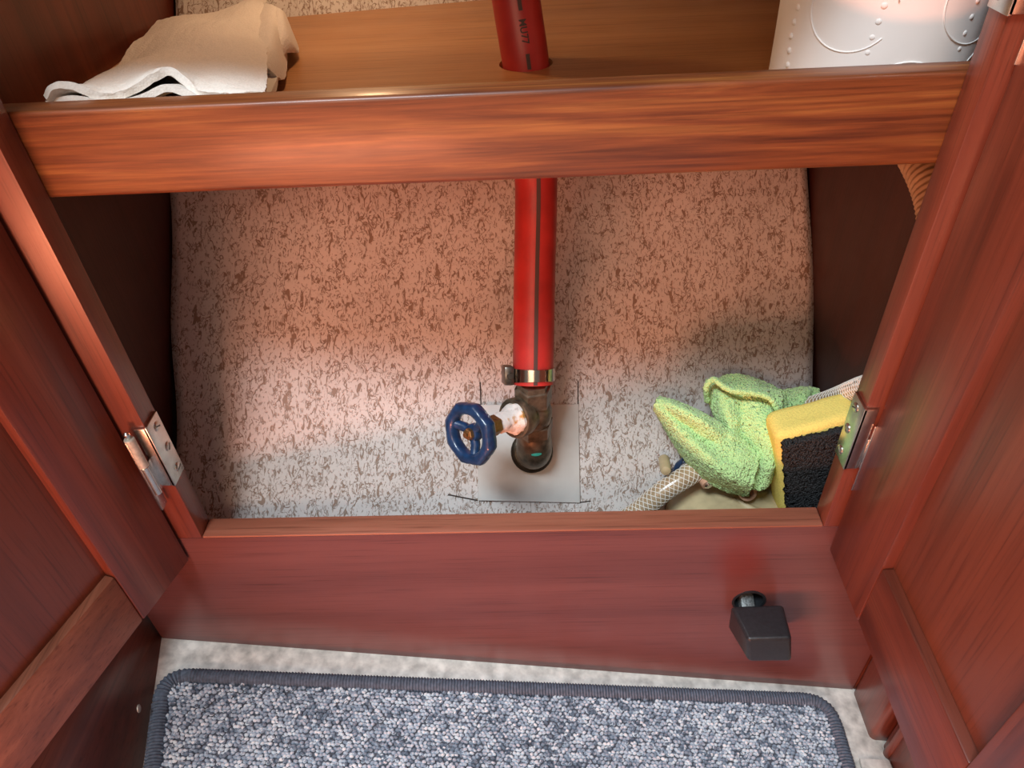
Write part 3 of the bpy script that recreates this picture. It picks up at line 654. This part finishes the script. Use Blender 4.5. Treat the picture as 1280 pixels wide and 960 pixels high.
topB = [(-0.2301, 0.2401, 0.2540), (-0.2154, 0.2354, 0.2560), (-0.1997, 0.2387, 0.2570), (-0.1887, 0.2472, 0.2570), (-0.1803, 0.2655, 0.2570), (-0.1771, 0.2930, 0.2560), (-0.1773, 0.3175, 0.2540)]
obj('top_layer', MB().slab(layer(topF, topM, topB, .0045, 1.), 110, 80, .0036), TOWEL, tw)
lowF = [(-0.1947, 0.0340, 0.2688), (-0.1838, 0.0380, 0.2695), (-0.1733, 0.0400, 0.2666), (-0.1597, 0.0420, 0.2660), (-0.1421, 0.0460, 0.2700), (-0.1282, 0.0420, 0.2650), (-0.1110, 0.0360, 0.2660), (-0.0962, 0.0330, 0.2664)]
lowM = [(-0.2182, 0.1146, 0.2500), (-0.2035, 0.1257, 0.2510), (-0.1811, 0.1407, 0.2520), (-0.1555, 0.1478, 0.2510), (-0.1333, 0.1513, 0.2490), (-0.1233, 0.1475, 0.2470)]
lowB = [(-0.2391, 0.2533, 0.2470), (-0.2212, 0.2587, 0.2480), (-0.2027, 0.2726, 0.2480), (-0.1892, 0.2858, 0.2480), (-0.1751, 0.2996, 0.2480), (-0.1601, 0.2866, 0.2460)]
obj('middle_layer', MB().slab(layer(lowF, lowM, lowB, .002, 4.), 70, 50, .0034), TOWEL, tw)
fl1 = layer([(-0.1248, 0.1168, 0.2580), (-0.1193, 0.1144, 0.2560), (-0.1164, 0.1165, 0.2510), (-0.1175, 0.1298, 0.2460)], [(-0.1346, 0.1598, 0.2600), (-0.1268, 0.1542, 0.2620), (-0.1248, 0.1595, 0.2570), (-0.1287, 0.1797, 0.2470)], [(-0.1714, 0.2774, 0.2560), (-0.1471, 0.2325, 0.2620), (-0.1427, 0.2321, 0.2580), (-0.1512, 0.2588, 0.2480)], .001, 8.)
obj('side_fold', MB().slab(fl1, 30, 40, .0030), TOWEL, tw)
fl2 = layer([(-0.1246, 0.1498, 0.2535), (-0.1233, 0.1629, 0.2515), (-0.1226, 0.1733, 0.2490), (-0.1221, 0.1822, 0.2460)], [(-0.1352, 0.1846, 0.2580), (-0.1269, 0.1785, 0.2610), (-0.1254, 0.1871, 0.2560), (-0.1287, 0.2039, 0.2470)], [(-0.1601, 0.2659, 0.2560), (-0.1403, 0.2228, 0.2620), (-0.1407, 0.2319, 0.2570), (-0.1490, 0.2583, 0.2470)], .001, 12.)
obj('side_fold', MB().slab(fl2, 30, 40, .0030), TOWEL, tw)

RC, RR = Vector((.1925,.090,.242)), .0468
ro = thing('paper_roll', 'white embossed kitchen paper roll standing at the right end of the shelf', 'paper roll', RC)
rm = MB(); NS = 96; zs_ = [0,.0005,.002]+[.002+.004*i for i in range(1,26)]+[.1045,.106,.1065]
rr2 = lambda h: RR-(.0012 if h < .0004 or h > .1062 else 0)
vs = []
for h in zs_:
    for k in range(NS):
        th = 2*PI*k/NS; r = rr2(h)+.0007*noise.noise((math.cos(th)*2.4,math.sin(th)*2.4,h*22)); vs.append(RC+Vector((math.cos(th)*r,math.sin(th)*r,h)))
n0 = len(vs); nz_ = len(zs_)
for k in range(NS): th = 2*PI*k/NS; vs.append(RC+Vector((math.cos(th)*.019,math.sin(th)*.019,.1065)))
for k in range(NS): th = 2*PI*k/NS; vs.append(RC+Vector((math.cos(th)*.019,math.sin(th)*.019,.0)))
fs = [(j*NS+k, j*NS+(k+1)%NS, (j+1)*NS+(k+1)%NS, (j+1)*NS+k) for j in range(nz_-1) for k in range(NS)]
fs += [((nz_-1)*NS+k, (nz_-1)*NS+(k+1)%NS, n0+(k+1)%NS, n0+k) for k in range(NS)]
fs += [(n0+k, n0+(k+1)%NS, n0+NS+(k+1)%NS, n0+NS+k) for k in range(NS)]
fs += [(n0+NS+k, n0+NS+(k+1)%NS, (k+1)%NS, k) for k in range(NS)]
rm.add(vs, fs); obj('roll', rm, PAPER, ro, angle=60)
em = MB()
def rpt(th, h, r=0.0002): return RC+Vector((math.cos(th)*(RR+r), math.sin(th)*(RR+r), h))
for th0 in [-PI/2+d*.87-.42 for d in range(-1,4)]:
    for j in range(16):
        h = .004+j*.0063; c = rpt(th0+.02*math.sin(j*1.1), h); nrm = (c-RC-Vector((0,0,h))).normalized()
        em.lathe(c-nrm*.0012, nrm, [(0,.0016),(.0010,.0014),(.0014,.0008),(.0015,.0003)], 10)
for th0, h0, rad_ in ((-1.62,.010,.017),(-1.62,.010,.010),(-1.02,.048,.020),(-2.25,.045,.019),(-1.62,.075,.018),(-.75,.012,.015),(-2.45,.088,.016),(-1.0,.095,.015)):
    pts = [rpt(th0+rad_*math.cos(a)/RR, h0+rad_*.9*math.sin(a)+.0005) for a in [.25+5.4*i/40 for i in range(41)] if h0+rad_*.9*math.sin(a) > .001 and h0+rad_*.9*math.sin(a) < .105]
    if len(pts) > 4: em.tube(pts, .00035, 6, ref=(.2,.1,1))
eo = obj('embossing', em, PAPER, ro, angle=180); eo['kind'] = 'stuff'
